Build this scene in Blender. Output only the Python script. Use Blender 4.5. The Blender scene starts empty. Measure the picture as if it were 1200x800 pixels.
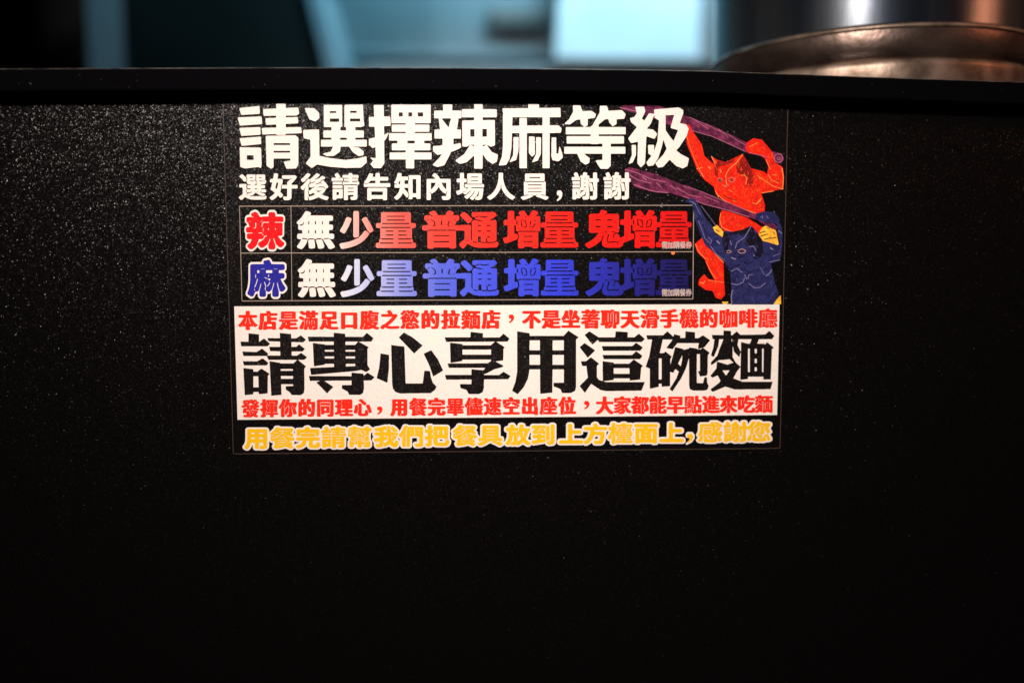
import bpy, bmesh, math, random
from mathutils import Vector, Matrix
from mathutils.geometry import delaunay_2d_cdt

# ------------------------------------------------------------------ camera, light, exposure
SC = bpy.context.scene
COL = SC.collection
BASE = 1.10                      # height of the sticker's upper edge above the restaurant floor (m)

cd = bpy.data.cameras.new('camera'); cam = bpy.data.objects.new('camera', cd); COL.objects.link(cam)
cd.sensor_width = 36.0; cd.lens = 31.5; cd.clip_start = 0.02; cd.clip_end = 60
right = Vector((0.99934768, -0.03600153, -0.00284528)); up = Vector((0.00589408, 0.08486512, 0.99637502)); fwd = Vector((0.03562956, 0.99574183, -0.08502196))
cam.matrix_world = Matrix.Translation((-0.0169, -0.5157, BASE - 0.0891)) @ Matrix((right, up, -fwd)).transposed().to_4x4()
cd.dof.use_dof = True; cd.dof.focus_distance = 0.512; cd.dof.aperture_fstop = 1.75
SC.camera = cam

W = bpy.data.worlds.new('World'); SC.world = W; W.use_nodes = True
W.node_tree.nodes['Background'].inputs[0].default_value = (0.75, 0.36, 0.27, 1)
W.node_tree.nodes['Background'].inputs[1].default_value = 0.011
SC.view_settings.view_transform = 'Standard'; SC.view_settings.look = 'None'
SC.view_settings.gamma = 1.0; SC.view_settings.exposure = 0.0; SC.view_settings.use_curve_mapping = False
SC.render.engine = 'CYCLES'
SC.cycles.sample_clamp_indirect = 4.0
SC.cycles.use_denoising = True

def area_lamp(name, loc, target, size, power, color, spread=180, size_y=None):
    l = bpy.data.lights.new(name, 'AREA'); l.energy = power; l.color = color; l.size = size; l.spread = math.radians(spread)
    if size_y: l.shape = 'RECTANGLE'; l.size_y = size_y
    else: l.shape = 'DISK'
    o = bpy.data.objects.new(name, l); COL.objects.link(o); o.location = Vector(loc) + Vector((0, 0, BASE))
    o.rotation_euler = (Vector(target) - Vector(loc)).to_track_quat('-Z', 'Y').to_euler(); return o
# warm pendant over the guests' side, a little to the left
area_lamp('pendant_lamp', (-0.27, -0.84, 0.55), (0.02, 0, -0.10), 0.13, 2.75, (1.0, 0.86, 0.785), 64)
# added warm fill from the right, an unseen lamp: only a weak wash
area_lamp('warm_fill_right', (1.5, -0.55, 0.75), (0.25, 0.1, 0.0), 0.40, 1.2, (1.0, 0.32, 0.15), 100)
# cold tubes inside the kitchen, and a cyan fill among them
area_lamp('kitchen_tube', (0.30, 0.62, 0.78), (0.26, 1.0, 0.28), 0.42, 10.0, (0.44, 0.80, 1.0), size_y=0.06)
area_lamp('cyan_fill_left', (-0.25, 0.70, 0.80), (-0.20, 1.1, 0.32), 0.34, 3.0, (0.20, 0.76, 1.0), size_y=0.05)  # added lamp that brightens the pale wedge and left cabinet
area_lamp('kitchen_tube_front', (0.10, 0.75, 0.95), (0.33, 0.20, 0.05), 0.30, 1.8, (0.50, 0.78, 1.0), size_y=0.03)

# ------------------------------------------------------------------ helpers
def link(name, me, mat=None, parent=None, loc=None):
    o = bpy.data.objects.new(name, me); COL.objects.link(o)
    if mat is not None and not me.materials: me.materials.append(mat)
    if parent: o.parent = parent
    if loc: o.location = loc
    return o
def empty(name, loc=(0, 0, 0), parent=None):
    o = bpy.data.objects.new(name, None); COL.objects.link(o); o.location = loc; o.empty_display_size = .02
    if parent: o.parent = parent
    return o
def tag(o, label, cat=None, group=None, kind=None):
    if label: o['label'] = label
    if cat: o['category'] = cat
    if group: o['group'] = group
    if kind: o['kind'] = kind
    return o
def from_bm(name, bm, mat, parent=None, smooth=False):
    me = bpy.data.meshes.new(name); bm.normal_update(); bm.to_mesh(me); bm.free()
    if smooth:
        for p in me.polygons: p.use_smooth = True
    return link(name, me, mat, parent)
def box_bm(bm, x0, x1, y0, y1, z0, z1, bevel=0.0, seg=2):
    r = bmesh.ops.create_cube(bm, size=1.0)
    for v in r['verts']:
        v.co = Vector(((x0 + x1) / 2 + v.co.x * (x1 - x0), (y0 + y1) / 2 + v.co.y * (y1 - y0), (z0 + z1) / 2 + v.co.z * (z1 - z0)))
    if bevel:
        es = list({e for v in r['verts'] for e in v.link_edges})
        bmesh.ops.bevel(bm, geom=es, offset=bevel, segments=seg, affect='EDGES', profile=.5)
    return bm
def box(name, x0, x1, y0, y1, z0, z1, mat, parent=None, bevel=0.0):
    return from_bm(name, box_bm(bmesh.new(), x0, x1, y0, y1, z0, z1, bevel), mat, parent)
def prism(name, pts, y0, y1, mat, parent=None, bevel=0.0):
    """outline in x,z pushed from y0 to y1"""
    bm = bmesh.new()
    a = [bm.verts.new((x, y0, z)) for x, z in pts]; b = [bm.verts.new((x, y1, z)) for x, z in pts]
    bm.faces.new(a); bm.faces.new(b[::-1])
    for i in range(len(pts)): j = (i + 1) % len(pts); bm.faces.new((a[j], a[i], b[i], b[j]))
    bmesh.ops.recalc_face_normals(bm, faces=bm.faces)
    if bevel: bmesh.ops.bevel(bm, geom=list(bm.edges), offset=bevel, segments=2, affect='EDGES', profile=.5)
    return from_bm(name, bm, mat, parent)
def lathe(name, prof, n, mat, parent, close=False):
    bm = bmesh.new(); rings = []
    for r, z in prof:
        rings.append([bm.verts.new((r * math.cos(2 * math.pi * i / n), r * math.sin(2 * math.pi * i / n), z)) for i in range(n)])
    for A, B in zip(rings, rings[1:]):
        for i in range(n): j = (i + 1) % n; bm.faces.new((A[i], A[j], B[j], B[i]))
    if close: bm.faces.new(rings[0][::-1]); bm.faces.new(rings[-1])
    bmesh.ops.recalc_face_normals(bm, faces=bm.faces)
    return from_bm(name, bm, mat, parent, smooth=True)

# ------------------------------------------------------------------ materials
class NT:
    def __init__(s, name):
        s.m = bpy.data.materials.new(name); s.m.use_nodes = True; s.t = s.m.node_tree; s.b = s.t.nodes['Principled BSDF']
    def n(s, typ, **kw):
        o = s.t.nodes.new(typ)
        for k, v in kw.items():
            if k in o.inputs: o.inputs[k].default_value = v
            else: setattr(o, k, v)
        return o
    def l(s, a, b): s.t.links.new(a, b)
    def obj(s): return s.n('ShaderNodeTexCoord').outputs['Object']
def principled(name, color, rough=.5, metal=0., spec=.5, coat=0.):
    k = NT(name); b = k.b.inputs
    b['Base Color'].default_value = (*color, 1); b['Roughness'].default_value = rough; b['Metallic'].default_value = metal
    b['Specular IOR Level'].default_value = spec; b['Coat Weight'].default_value = coat
    return k
def add_noise_color(k, c0, c1, scale, detail=4, stretch=(1, 1, 1), lo=.35, hi=.65):
    mp = k.n('ShaderNodeMapping'); mp.inputs['Scale'].default_value = stretch; k.l(k.obj(), mp.inputs['Vector'])
    nz = k.n('ShaderNodeTexNoise', Scale=scale, Detail=detail); k.l(mp.outputs[0], nz.inputs['Vector'])
    r = k.n('ShaderNodeValToRGB'); k.l(nz.outputs[0], r.inputs[0])
    r.color_ramp.elements[0].color = (*c0, 1); r.color_ramp.elements[0].position = lo
    r.color_ramp.elements[1].color = (*c1, 1); r.color_ramp.elements[1].position = hi
    k.l(r.outputs[0], k.b.inputs['Base Color']); return nz
def add_bump(k, scale, strength, dist=.001, stretch=(1, 1, 1), detail=4):
    mp = k.n('ShaderNodeMapping'); mp.inputs['Scale'].default_value = stretch; k.l(k.obj(), mp.inputs['Vector'])
    nz = k.n('ShaderNodeTexNoise', Scale=scale, Detail=detail); k.l(mp.outputs[0], nz.inputs['Vector'])
    bp = k.n('ShaderNodeBump', Strength=strength, Distance=dist); k.l(nz.outputs[0], bp.inputs['Height']); k.l(bp.outputs[0], k.b.inputs['Normal'])
def add_grain(k, tilt, cell=1250., power=3.0):
    """leather grain of tiny facets: every cell of about 0.8 mm leans its own way, a few lean a lot"""
    geo = k.n('ShaderNodeNewGeometry'); tc = k.obj()
    warp = k.n('ShaderNodeTexNoise', Scale=900., Detail=1.); k.l(tc, warp.inputs['Vector'])
    wm = k.n('ShaderNodeVectorMath', operation='MULTIPLY_ADD'); k.l(warp.outputs['Color'], wm.inputs[0]); wm.inputs[1].default_value = (.0011,) * 3; k.l(tc, wm.inputs[2])
    total = None
    for sc, w in ((cell, 1.0), (cell * 1.9, .55)):
        v = k.n('ShaderNodeTexVoronoi', Scale=sc); k.l(wm.outputs[0], v.inputs['Vector'])
        s = k.n('ShaderNodeVectorMath', operation='MULTIPLY_ADD'); k.l(v.outputs['Color'], s.inputs[0]); s.inputs[1].default_value = (2, 2, 2); s.inputs[2].default_value = (-1, -1, -1)
        a = k.n('ShaderNodeVectorMath', operation='LENGTH'); k.l(s.outputs[0], a.inputs[0])
        p = k.n('ShaderNodeMath', operation='POWER'); k.l(a.outputs['Value'], p.inputs[0]); p.inputs[1].default_value = power - 1
        q = k.n('ShaderNodeMath', operation='MULTIPLY'); k.l(p.outputs[0], q.inputs[0]); q.inputs[1].default_value = tilt * w
        m = k.n('ShaderNodeVectorMath', operation='SCALE'); k.l(s.outputs[0], m.inputs[0]); k.l(q.outputs[0], m.inputs['Scale'])
        if total is None: total = m.outputs[0]
        else:
            ad = k.n('ShaderNodeVectorMath', operation='ADD'); k.l(total, ad.inputs[0]); k.l(m.outputs[0], ad.inputs[1]); total = ad.outputs[0]
    ad = k.n('ShaderNodeVectorMath', operation='ADD'); k.l(total, ad.inputs[0]); k.l(geo.outputs['Normal'], ad.inputs[1])
    nm = k.n('ShaderNodeVectorMath', operation='NORMALIZE'); k.l(ad.outputs[0], nm.inputs[0]); k.l(nm.outputs[0], k.b.inputs['Normal'])

k = principled('black_grained_laminate', (.0024, .0021, .0021), .27, spec=.19); add_grain(k, .165, cell=2000., power=2.0); LAMINATE = k.m
k = principled('black_vinyl_film', (.0030, .0025, .0025), .30, spec=.24); add_grain(k, .12, cell=1900., power=2.0); FILM = k.m
k = principled('black_lacquer', (.0020, .0020, .0026), .12, spec=.10); LACQUER = k.m
k = principled('dust_fleck', (.05, .048, .048), .8); DUST = k.m
k = principled('glint_lacquer', (.05, .048, .046), .35, spec=.5); add_noise_color(k, (.012, .012, .012), (.11, .10, .09), 90, 5); GLINT = k.m  # mottled pale tone paints the light line along the rail's edge
def ink(name, color, rough=.5, spec=.12, grain=.05, mottled=None):
    k = principled(name, color, rough, spec=spec)
    if mottled: add_noise_color(k, mottled, color, 260, 5)
    add_grain(k, grain, power=2.0); return k.m
CREAM = (.80, .74, .68)
INK_CREAM = ink('cream_ink', CREAM)
INK_BLACK = ink('black_ink', (.0065, .005, .005), .32, .35, .12)
INK_RED = ink('bright_red_ink', (.80, .022, .008))
INK_RED_MARK = ink('deep_red_ink', (.78, .006, .008))
INK_BLUE_MARK = ink('deep_blue_ink', (.018, .018, .28))
INK_YELLOW = ink('yellow_ink', (.84, .49, .008))
INK_LINE = ink('dull_cream_line_ink', (.34, .27, .22))
INK_NOTE = ink('small_note_ink', (.46, .37, .34))
INK_EDGE = ink('film_edge', (.060, .040, .030), .35, .5)
def gradient_ink(name, stops, x0=-.123, x1=.106):
    k = principled(name, (1, 1, 1), .5, spec=.12)
    sp = k.n('ShaderNodeSeparateXYZ'); k.l(k.obj(), sp.inputs[0])
    mr = k.n('ShaderNodeMapRange'); k.l(sp.outputs['X'], mr.inputs[0]); mr.inputs['From Min'].default_value = x0; mr.inputs['From Max'].default_value = x1
    r = k.n('ShaderNodeValToRGB'); k.l(mr.outputs[0], r.inputs[0]); e = r.color_ramp.elements
    while len(e) < len(stops): e.new(.5)
    for i, (p, c) in enumerate(stops): e[i].position = p; e[i].color = (*c, 1)
    k.l(r.outputs[0], k.b.inputs['Base Color']); add_grain(k, .05, power=2.0); return k.m
INK_HOT = gradient_ink('hot_row_ink', [(0, CREAM), (.10, CREAM), (.13, (.80, .52, .46)), (.20, (.78, .23, .19)), (.26, (.76, .11, .085)), (.36, (.76, .05, .035)), (.5, (.80, .025, .015)), (.75, (.76, .010, .006)), (1, (.60, .006, .006))])
INK_NUMB = gradient_ink('numb_row_ink', [(0, CREAM), (.10, CREAM), (.13, (.62, .66, .78)), (.20, (.42, .46, .76)), (.27, (.22, .26, .70)), (.36, (.09, .13, .66)), (.48, (.055, .08, .70)), (.66, (.03, .045, .62)), (.77, (.020, .024, .36)), (.88, (.012, .011, .16)), (1, (.010, .007, .07))])
INK_OGRE = ink('red_figure_ink', (.80, .022, .005), mottled=(.66, .010, .005))
INK_OGRE_HAIR = ink('dark_red_ink', (.16, .006, .004), mottled=(.30, .010, .006))
INK_ORANGE = ink('orange_line_ink', (.88, .20, .045))
INK_CLUB = ink('purple_ink', (.20, .026, .085), mottled=(.055, .008, .030))
INK_CLUB_DARK = ink('dark_purple_ink', (.030, .005, .018))
INK_OGRE_SHADE = ink('dull_red_ink', (.42, .012, .006))
INK_ORANGE2 = ink('light_red_ink', (.88, .085, .014))
INK_NAVY_SHADE = ink('shaded_navy_ink', (.010, .010, .055))
INK_NAVY_LIGHT = ink('light_navy_ink', (.042, .044, .15))
INK_CLUB_LINE = ink('mauve_line_ink', (.38, .13, .20))
INK_NAVY = ink('navy_ink', (.022, .026, .115), mottled=(.013, .014, .065))
INK_NAVY_DARK = ink('dark_navy_ink', (.005, .004, .010))
INK_LAVENDER = ink('lavender_line_ink', (.17, .15, .30))
INK_PALE = ink('pale_eye_ink', (.40, .22, .17))
INK_TIGER = ink('tiger_yellow_ink', (.84, .58, .05), mottled=(.80, .34, .03))
INK_STRIPE = ink('dark_stripe_ink', (.08, .012, .008))

# ------------------------------------------------------------------ outlines of the printed shapes
import numpy as np
# the sticker's print, measured on a straightened view of the sticker: unproj() turns those measurements
# into x, z on the sticker's own plane; lettering comes from Blender's own interface font, thickened
RECT = np.array([right[:], up[:], fwd[:]]); EYE = np.array([-0.01689812, -0.51566251, -0.08906742])
def unproj(p,y=0.0):
    p=np.asarray(p,float)
    d=RECT[2]+np.outer((p[:,0]-600)/1050.,RECT[0])-np.outer((p[:,1]-400)/1050.,RECT[1])
    t=-EYE[1]/d[:,1]; P=EYE+d*t[:,None]; return P[:,[0,2]]   # metres on the sticker
# ---------- raster tools
def edt1(mask_true_zero, wx=1., wy=1.):
    """distance to True pixels, weighted"""
    H,W=mask_true_zero.shape; BIG=1e9
    g=np.where(mask_true_zero,0.,BIG)
    # vertical pass
    a=g.copy()
    for i in range(1,H): a[i]=np.minimum(a[i],a[i-1]+1)
    for i in range(H-2,-1,-1): a[i]=np.minimum(a[i],a[i+1]+1)
    a2=np.minimum(a*wy,1e6)**2
    x=np.arange(W); dx2=((x[:,None]-x[None,:])*wx)**2
    out=np.empty_like(a2)
    for i in range(H): out[i]=(a2[i][None,:]+dx2).min(1)
    return np.sqrt(out)
def blur(a,s):
    if s<=0: return a
    n=int(3*s)+1;k=np.exp(-np.arange(-n,n+1)**2/(2*s*s));k/=k.sum()
    for ax in (0,1):
        p=np.pad(a,[(n,n) if i==ax else (0,0) for i in (0,1)]); m=a.shape[ax]
        a=sum(k[i]*(p[i:i+m] if ax==0 else p[:,i:i+m]) for i in range(2*n+1))
    return a
def fillpoly(m,poly,val=1):
    H,W=m.shape; poly=np.asarray(poly,float)
    xs=np.arange(W)+.5
    y0=max(0,int(poly[:,1].min())-1);y1=min(H,int(poly[:,1].max())+2)
    for i in range(y0,y1):
        y=i+.5;c=[]
        for a,b in zip(poly,np.roll(poly,-1,0)):
            if (a[1]<=y)!=(b[1]<=y): c.append(a[0]+(y-a[1])*(b[0]-a[0])/(b[1]-a[1]))
        c.sort()
        for s,e in zip(c[::2],c[1::2]): m[i,(xs>=s)&(xs<e)]=val
def filltris(m,tris):
    H,W=m.shape
    for t in tris: fillpoly(m,t,1)
def contours(F):
    """closed loops where F crosses 0 (F>0 inside); F padded negative"""
    F=np.pad(F,1,constant_values=-1.0); F=np.where(F==0,1e-9,F)
    H,W=F.shape; S=F>0; nxt={}
    def ep(i,j,k): # edge point key: k=0 horizontal edge (i,j)-(i,j+1), 1 vertical (i,j)-(i+1,j)
        return (i,j,k)
    idx=np.argwhere((S[:-1,:-1].astype(int)+S[1:,:-1]+S[:-1,1:]+S[1:,1:])%4!=0)
    for i,j in idx:
        a,b,c,d=S[i,j],S[i,j+1],S[i+1,j+1],S[i+1,j]
        T,Rg,B,L=(i,j,0),(i,j+1,1),(i+1,j,0),(i,j,1)
        code=a*8+b*4+c*2+d
        segs={8:[(T,L)],4:[(Rg,T)],2:[(B,Rg)],1:[(L,B)],12:[(Rg,L)],6:[(B,T)],3:[(L,Rg)],9:[(T,B)],
              14:[(B,L)],7:[(L,T)],11:[(T,Rg)],13:[(Rg,B)],10:[(T,L),(B,Rg)],5:[(Rg,T),(L,B)]}[int(code)]
        for s,e in segs: nxt.setdefault(s,[]).append(e)
    def pt(k):
        i,j,o=k
        if o==0:
            t=F[i,j]/(F[i,j]-F[i,j+1]); return (j+t-1+.5,i-1+.5)
        t=F[i,j]/(F[i,j]-F[i+1,j]); return (j-1+.5,i+t-1+.5)
    loops=[]
    while nxt:
        s=next(iter(nxt)); cur=s; L=[]
        while True:
            L.append(pt(cur)); e=nxt[cur].pop()
            if not nxt[cur]: del nxt[cur]
            cur=e
            if cur==s or cur not in nxt: break
        if len(L)>=4: loops.append(np.array(L))
    return loops
def dp(P,eps):
    # closed loop simplification
    P=np.asarray(P); n=len(P)
    if n<8: return P
    a=0;b=int(((P-P[0])**2).sum(1).argmax())
    def rec(s,e):
        if e-s<2: return []
        A,B=Q[s],Q[e];d=B-A;L=np.hypot(*d)
        v=Q[s+1:e]-A
        dist=np.abs(v[:,0]*d[1]-v[:,1]*d[0])/L if L>1e-9 else np.hypot(v[:,0],v[:,1])
        k=int(dist.argmax())
        if dist[k]<eps: return []
        k+=s+1
        return rec(s,k)+[k]+rec(k,e)
    Q=np.vstack([P,P[:1]])
    keep=[0]+rec(0,b)+[b]+rec(b,n)
    return P[keep]
def area(L): x,y=L[:,0],L[:,1]; return .5*np.sum(x*np.roll(y,-1)-y*np.roll(x,-1))
# ---------- font glyphs
N=224; PAD=24; EM=N-2*PAD
cache={}
def glyphmask(ch):
    if ch in cache: return cache[ch]
    c=bpy.data.curves.new('t','FONT'); c.body=ch; c.size=1; c.resolution_u=8
    o=bpy.data.objects.new('t',c); COL.objects.link(o)
    bpy.context.view_layer.update()
    me=o.evaluated_get(bpy.context.evaluated_depsgraph_get()).to_mesh(); me.calc_loop_triangles()
    V=np.array([v.co[:2] for v in me.vertices]); T=[[V[i] for i in t.vertices] for t in me.loop_triangles]
    m=np.zeros((N,N))
    for t in T:
        t=np.array(t); q=np.stack([PAD+t[:,0]*EM, PAD+(0.88-t[:,1])*EM],1)
        fillpoly(m,q,1)
    m=m>0
    # close hairline seams between triangles
    bpy.data.objects.remove(o); bpy.data.curves.remove(c); cache[ch]=m; return m
def dil(ch,rx,ry,g=0.,sm=.9,sup=0.):
    """rx, ry dilation in em; keep background ridge half-gap g (em)"""
    m=glyphmask(ch)
    r=max(rx,ry); D=edt1(m,r/rx,r/ry)/EM
    Di=edt1(~m,r/rx,r/ry)/EM
    S=r-(D-Di)
    if g>0:
        Diso=edt1(m)
        gy,gx=np.gradient(blur(Diso,.7)); rid=(Diso>1.5)&(np.hypot(gx,gy)<.45)
        dr=edt1(rid)/EM
        keep=dr-g
        S=np.where(m,np.maximum(S,0.01),np.minimum(S,keep))
    S=blur(S,sm)
    return contours(S*EM)
OUTL={}
def emit(loops_px,eps,minarea=.25):
    out=[]
    for L in loops_px:
        L=dp(L,eps)
        if len(L)<3 or abs(area(L))<minarea: continue
        out.append(unproj(L))
    return out
def place(ch,xc,y0,y1,w,rx,ry,g=0.,eps=.1,face=.92,sm=.9,flt=.25):
    """glyph centred at px xc, full-face glyph spanning y0..y1 and w wide after dilation"""
    sx=w/(face+2*rx); sy=(y1-y0)/(face+2*ry); yc=(y0+y1)/2
    Ls=dil(ch,rx,ry,g,sm); out=[]
    for L in Ls:
        u=(L[:,0]-PAD)/EM-.5; v=(L[:,1]-PAD)/EM-.5
        out.append(np.stack([xc+u*sx,yc+v*sy],1))
    return emit(out,eps,flt)
lerp=lambda a,b,t:a+(b-a)*t
def group(key,items): OUTL[key]=items
def traced(fr,adds,subs=(),sc=6,sm=1.2,eps=.08,round_=0):
    ox,oy,s=fr
    P=[np.array([(ox+x/s,oy+y/s) for x,y in p]) for p in adds]; Q=[np.array([(ox+x/s,oy+y/s) for x,y in p]) for p in subs]
    al=np.vstack(P); x0,y0=al.min(0)-3; x1,y1=al.max(0)+3
    m=np.zeros((int((y1-y0)*sc)+1,int((x1-x0)*sc)+1))
    for p in P: fillpoly(m,(p-[x0,y0])*sc,1)
    for p in Q: fillpoly(m,(p-[x0,y0])*sc,0)
    if round_>0:
        ms=m>.5; D=edt1(~ms)-edt1(ms); r=round_*sc
        er=D>r; D2=edt1(er); m2=(D2<r*1.02)
        m=np.maximum(m2.astype(float), 0)
        # keep thin bits that erosion lost
        m=np.maximum(m,(blur((ms).astype(float),sc*.35)>.62).astype(float))
    F=blur(m,sm)-.5
    L=[l/sc+[x0,y0] for l in contours(F)]
    return emit(L,eps,.15)
# second line
def comma(xc,y0,y1,w=6.5):
    h=(y1-y0); P=[(xc-w*.30,y0),(xc+w*.25,y0),(xc+w*.5,y0+h*.22),(xc+w*.48,y0+h*.5),(xc+w*.2,y0+h*.8),(xc-w*.35,y1),(xc-w*.5,y0+h*.9),(xc-w*.1,y0+h*.66),(xc-w*.02,y0+h*.5),(xc-w*.42,y0+h*.42),(xc-w*.5,y0+h*.2)]
    return traced((0,0,1.),[P],sm=.8)
s='選好後請告知內場人員,謝謝'
xs=[296.5,333,369,405,442,478.5,514,551,587,626.5,655,685.3,722.5]
group('advice',[comma(655.5,223.5,236) if c==',' else place(c,x,lerp(203.5,202,(x-296)/430),lerp(235,234.5,(x-296)/430),32.5,.040,.034,.014) for c,x in zip(s,xs)])
# option rows
def row(key,y0a,y1a,y0b,y1b,dx):
    xs=[(  '無',370,45),('少',418,40),('量',464,48),('普',517.5,47),('通',561,46),('增',612.5,46),('量',655.5,45),('鬼',708,46),('增',749,46),('量',789.5,43)]
    it=[]
    for c,x,w in xs:
        t=(x-370)/420
        it.append(place(c,x+dx*(1-t),lerp(y0a,y0b,t),lerp(y1a,y1b,t),w,.050,.040,.014))
    group(key,it)
row('hot_options',247.5,292,246,291,0); row('numb_options',303.5,348.5,302.5,347,1.2)
group('hot_mark',[place('辣',310.5,248.5,292.5,45,.062,.05,.010)])
group('hot_mark_border',[place('辣',310.5,246,295,48.5,.098,.098,0)])
group('numb_mark',[place('麻',312.5,304.5,348,44,.062,.05,.010)])
group('numb_mark_border',[place('麻',312.5,302,350.5,48,.098,.098,0)])
for k,y in (('hot_note',287.2),('numb_note',342.8)):
    group(k,[place(c,778.8+i*7.0,y-4.3,y+4.3,7.3,.03,.02,.0,.08,sm=.6,flt=.08) for i,c in enumerate('需加購餐券')])
# red lines
s1='本店是滿足口腹之慾的拉麵店'; s2='不是坐著聊天滑手機的咖啡廳'
items=[]
for s,xa,xb in ((s1,290.5,575.5),(s2,622.8,899.5)):
    for i,c in enumerate(s):
        x=lerp(xa,xb,i/(len(s)-1)); t=(x-290)/610
        items.append(place(c,x,lerp(364,361.5,t),lerp(386.8,384,t),23.0,.082,.036,.009,.1))
items.insert(13,comma(599.2,368.5,378.5))
group('upper_notice',items)
items=[]
for s,xa,xb in (('發揮你的同理心',293.8,425),('用餐完畢儘速空出座位',468,664.6),('大家都能早點進來吃麵',708.5,895)):
    for i,c in enumerate(s):
        x=lerp(xa,xb,i/(len(s)-1)); t=(x-290)/610
        items.append(place(c,x,lerp(467.5,462.5,t),lerp(489,483.5,t),21.6,.080,.036,.009,.1))
    if s[0]=='發': items.append(comma(445,476,485.5))
    if s[0]=='用': items.append(comma(687.5,469.5,479.5))
group('lower_notice',items)
s='用餐完請幫我們把餐具放到上方檯面上,感謝您'
xs=[301,331,361,391,421.5,452.6,482.4,512,544.7,574.5,607,636.7,669,697.6,727,757,787,808,832,861.4,889]
A=[];B=[]
for c,x in zip(s,xs):
    t=(x-301)/588; y0,y1=lerp(499.5,492,t),lerp(527,518.5,t)
    if c==',': A.append(comma(808.5,508,518.5,7)); B.append(comma(808.5,505.8,521,11)); continue
    A.append(place(c,x,y0+1,y1-1,29.0,.050,.048,.012)); B.append(place(c,x,y0-.8,y1+.8,33.3,.135,.13,0))
group('thanks',A); group('thanks_border',B)
# ---------- traced glyphs
def rect(x0,y0,x1,y1): return [(x0,y0),(x1,y0),(x1,y1),(x0,y1)]
FA=(270,375,7.5);FB=(430,375,7.5);FC=(590,375,7.5);FD=(750,375,7.059)
M=[]
M.append(traced(FA,[
 [(160,115),(252,125),(252,195),(160,195)],
 [(90,188),(252,192),(297,160),(350,208),(325,230),(95,230)],
 [(105,275),(230,280),(280,250),(335,295),(315,315),(115,315)],
 [(110,360),(235,362),(285,335),(335,375),(318,397),(120,397)],
 [(115,420),(203,430),(203,650),(127,658)],[(245,445),(275,425),(345,470),(330,488),(328,642),(250,650)],
 rect(195,452,255,492),rect(195,590,255,630),
 [(435,112),(535,122),(540,330),(440,330)],
 [(325,157),(580,160),(620,133),(665,172),(640,195),(335,185)],
 [(342,235),(580,235),(605,212),(655,252),(635,275),(350,272)],
 [(318,310),(585,312),(622,287),(675,325),(650,348),(335,348)],
 [(345,360),(440,375),(450,655),(360,663)],
 [(550,385),(590,345),(665,405),(650,425),(652,600),(645,640),(620,658),(540,657),(520,630),(488,610),(488,580),(552,578)],
 rect(432,380,560,428),rect(435,445,560,490),rect(435,515,560,562)]))
M.append(traced(FA,[
 [(680,145),(1165,147),(1200,110),(1258,158),(1240,187),(690,187)],
 [(908,110),(1010,120),(1015,420),(912,420)],
 [(725,200),(830,213),(830,390),(735,405)],
 [(1095,218),(1125,187),(1218,238),(1205,250),(1205,405),(1098,405)],
 rect(825,217,1100,260),rect(825,276,1100,318),rect(825,336,1100,382),
 [(700,420),(1100,403),(1205,393),(1228,432),(1195,455),(1150,436),(1100,446),(710,480)],
 [(690,490),(1065,492),(1065,460),(1150,470),(1152,487),(1172,487),(1207,460),(1268,500),(1240,528),(700,532)],
 [(1065,460),(1170,470),(1175,600),(1165,640),(1140,655),(1045,655),(1030,625),(980,600),(980,570),(1065,570)],
 [(755,545),(815,525),(905,585),(850,642)]]))
M.append(traced(FB,[
 [(120,292),(195,305),(193,430),(180,550),(85,508),(105,430),(115,350)],
 [(213,218),(330,232),(340,555),(490,555),(505,443),(555,447),(562,500),(580,550),(612,582),(600,610),(560,640),(290,643),(250,630),(228,600),(222,560)],
 [(325,108),(400,150),(490,222),(415,293),(350,225),(280,152)],
 [(565,263),(625,345),(670,442),(583,495),(545,390),(498,295)]]))
M.append(traced(FB,[
 [(912,103),(1020,115),(1018,155),(908,155)],
 [(683,150),(1165,152),(1200,118),(1253,162),(1235,188),(695,190)],
 [(730,198),(840,210),(838,358),(735,375)],[(1090,218),(1130,185),(1212,238),(1200,250),(1198,352),(1090,368)],
 rect(835,220,1100,258),rect(835,303,1100,345),
 [(708,380),(1060,378),(1105,350),(1200,400),(1190,412),(1120,430),(1045,470),(1000,470),(1030,432),(1040,418),(720,418)],
 [(685,480),(1160,482),(1200,452),(1262,490),(1240,518),(697,522)],
 [(918,430),(1030,440),(1028,590),(1018,630),(985,648),(895,648),(875,612),(820,595),(818,560),(918,562)]]))
M.append(traced(FC,[
 [(120,98),(230,115),(228,440),(215,510),(180,585),(125,650),(75,620),(105,540),(120,450)],
 rect(225,138,545,177),
 [(530,135),(570,92),(660,150),(637,170),(638,580),(630,620),(590,640),(515,640),(500,605),(440,580),(440,550),(530,548)],
 [(320,170),(432,170),(430,635),(322,647)],rect(220,265,540,305),rect(220,392,540,432)]))
M.append(traced(FC,[
 [(755,98),(835,150),(850,155),(780,215),(712,130)],[(712,200),(805,265),(740,330),(668,238)],
 [(678,360),(725,360),(768,325),(840,382),(820,400),(820,500),(840,525),(900,543),(1242,543),(1212,618),(900,622),(850,612),(770,558),(715,638),(668,578),(740,505),(728,402),(690,402)],
 [(985,98),(1092,105),(1090,155),(980,155)],
 [(815,150),(1150,150),(1190,118),(1242,165),(1215,192),(840,192)],
 [(862,228),(1130,228),(1165,198),(1225,240),(1200,268),(875,268)],
 [(868,305),(1130,305),(1165,272),(1220,312),(1200,342),(880,342)],
 [(870,360),(968,372),(968,525),(872,535)],[(1105,380),(1145,345),(1225,400),(1210,415),(1200,520),(1108,530)],
 rect(960,382,1112,420),rect(960,470,1112,510)]))
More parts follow.
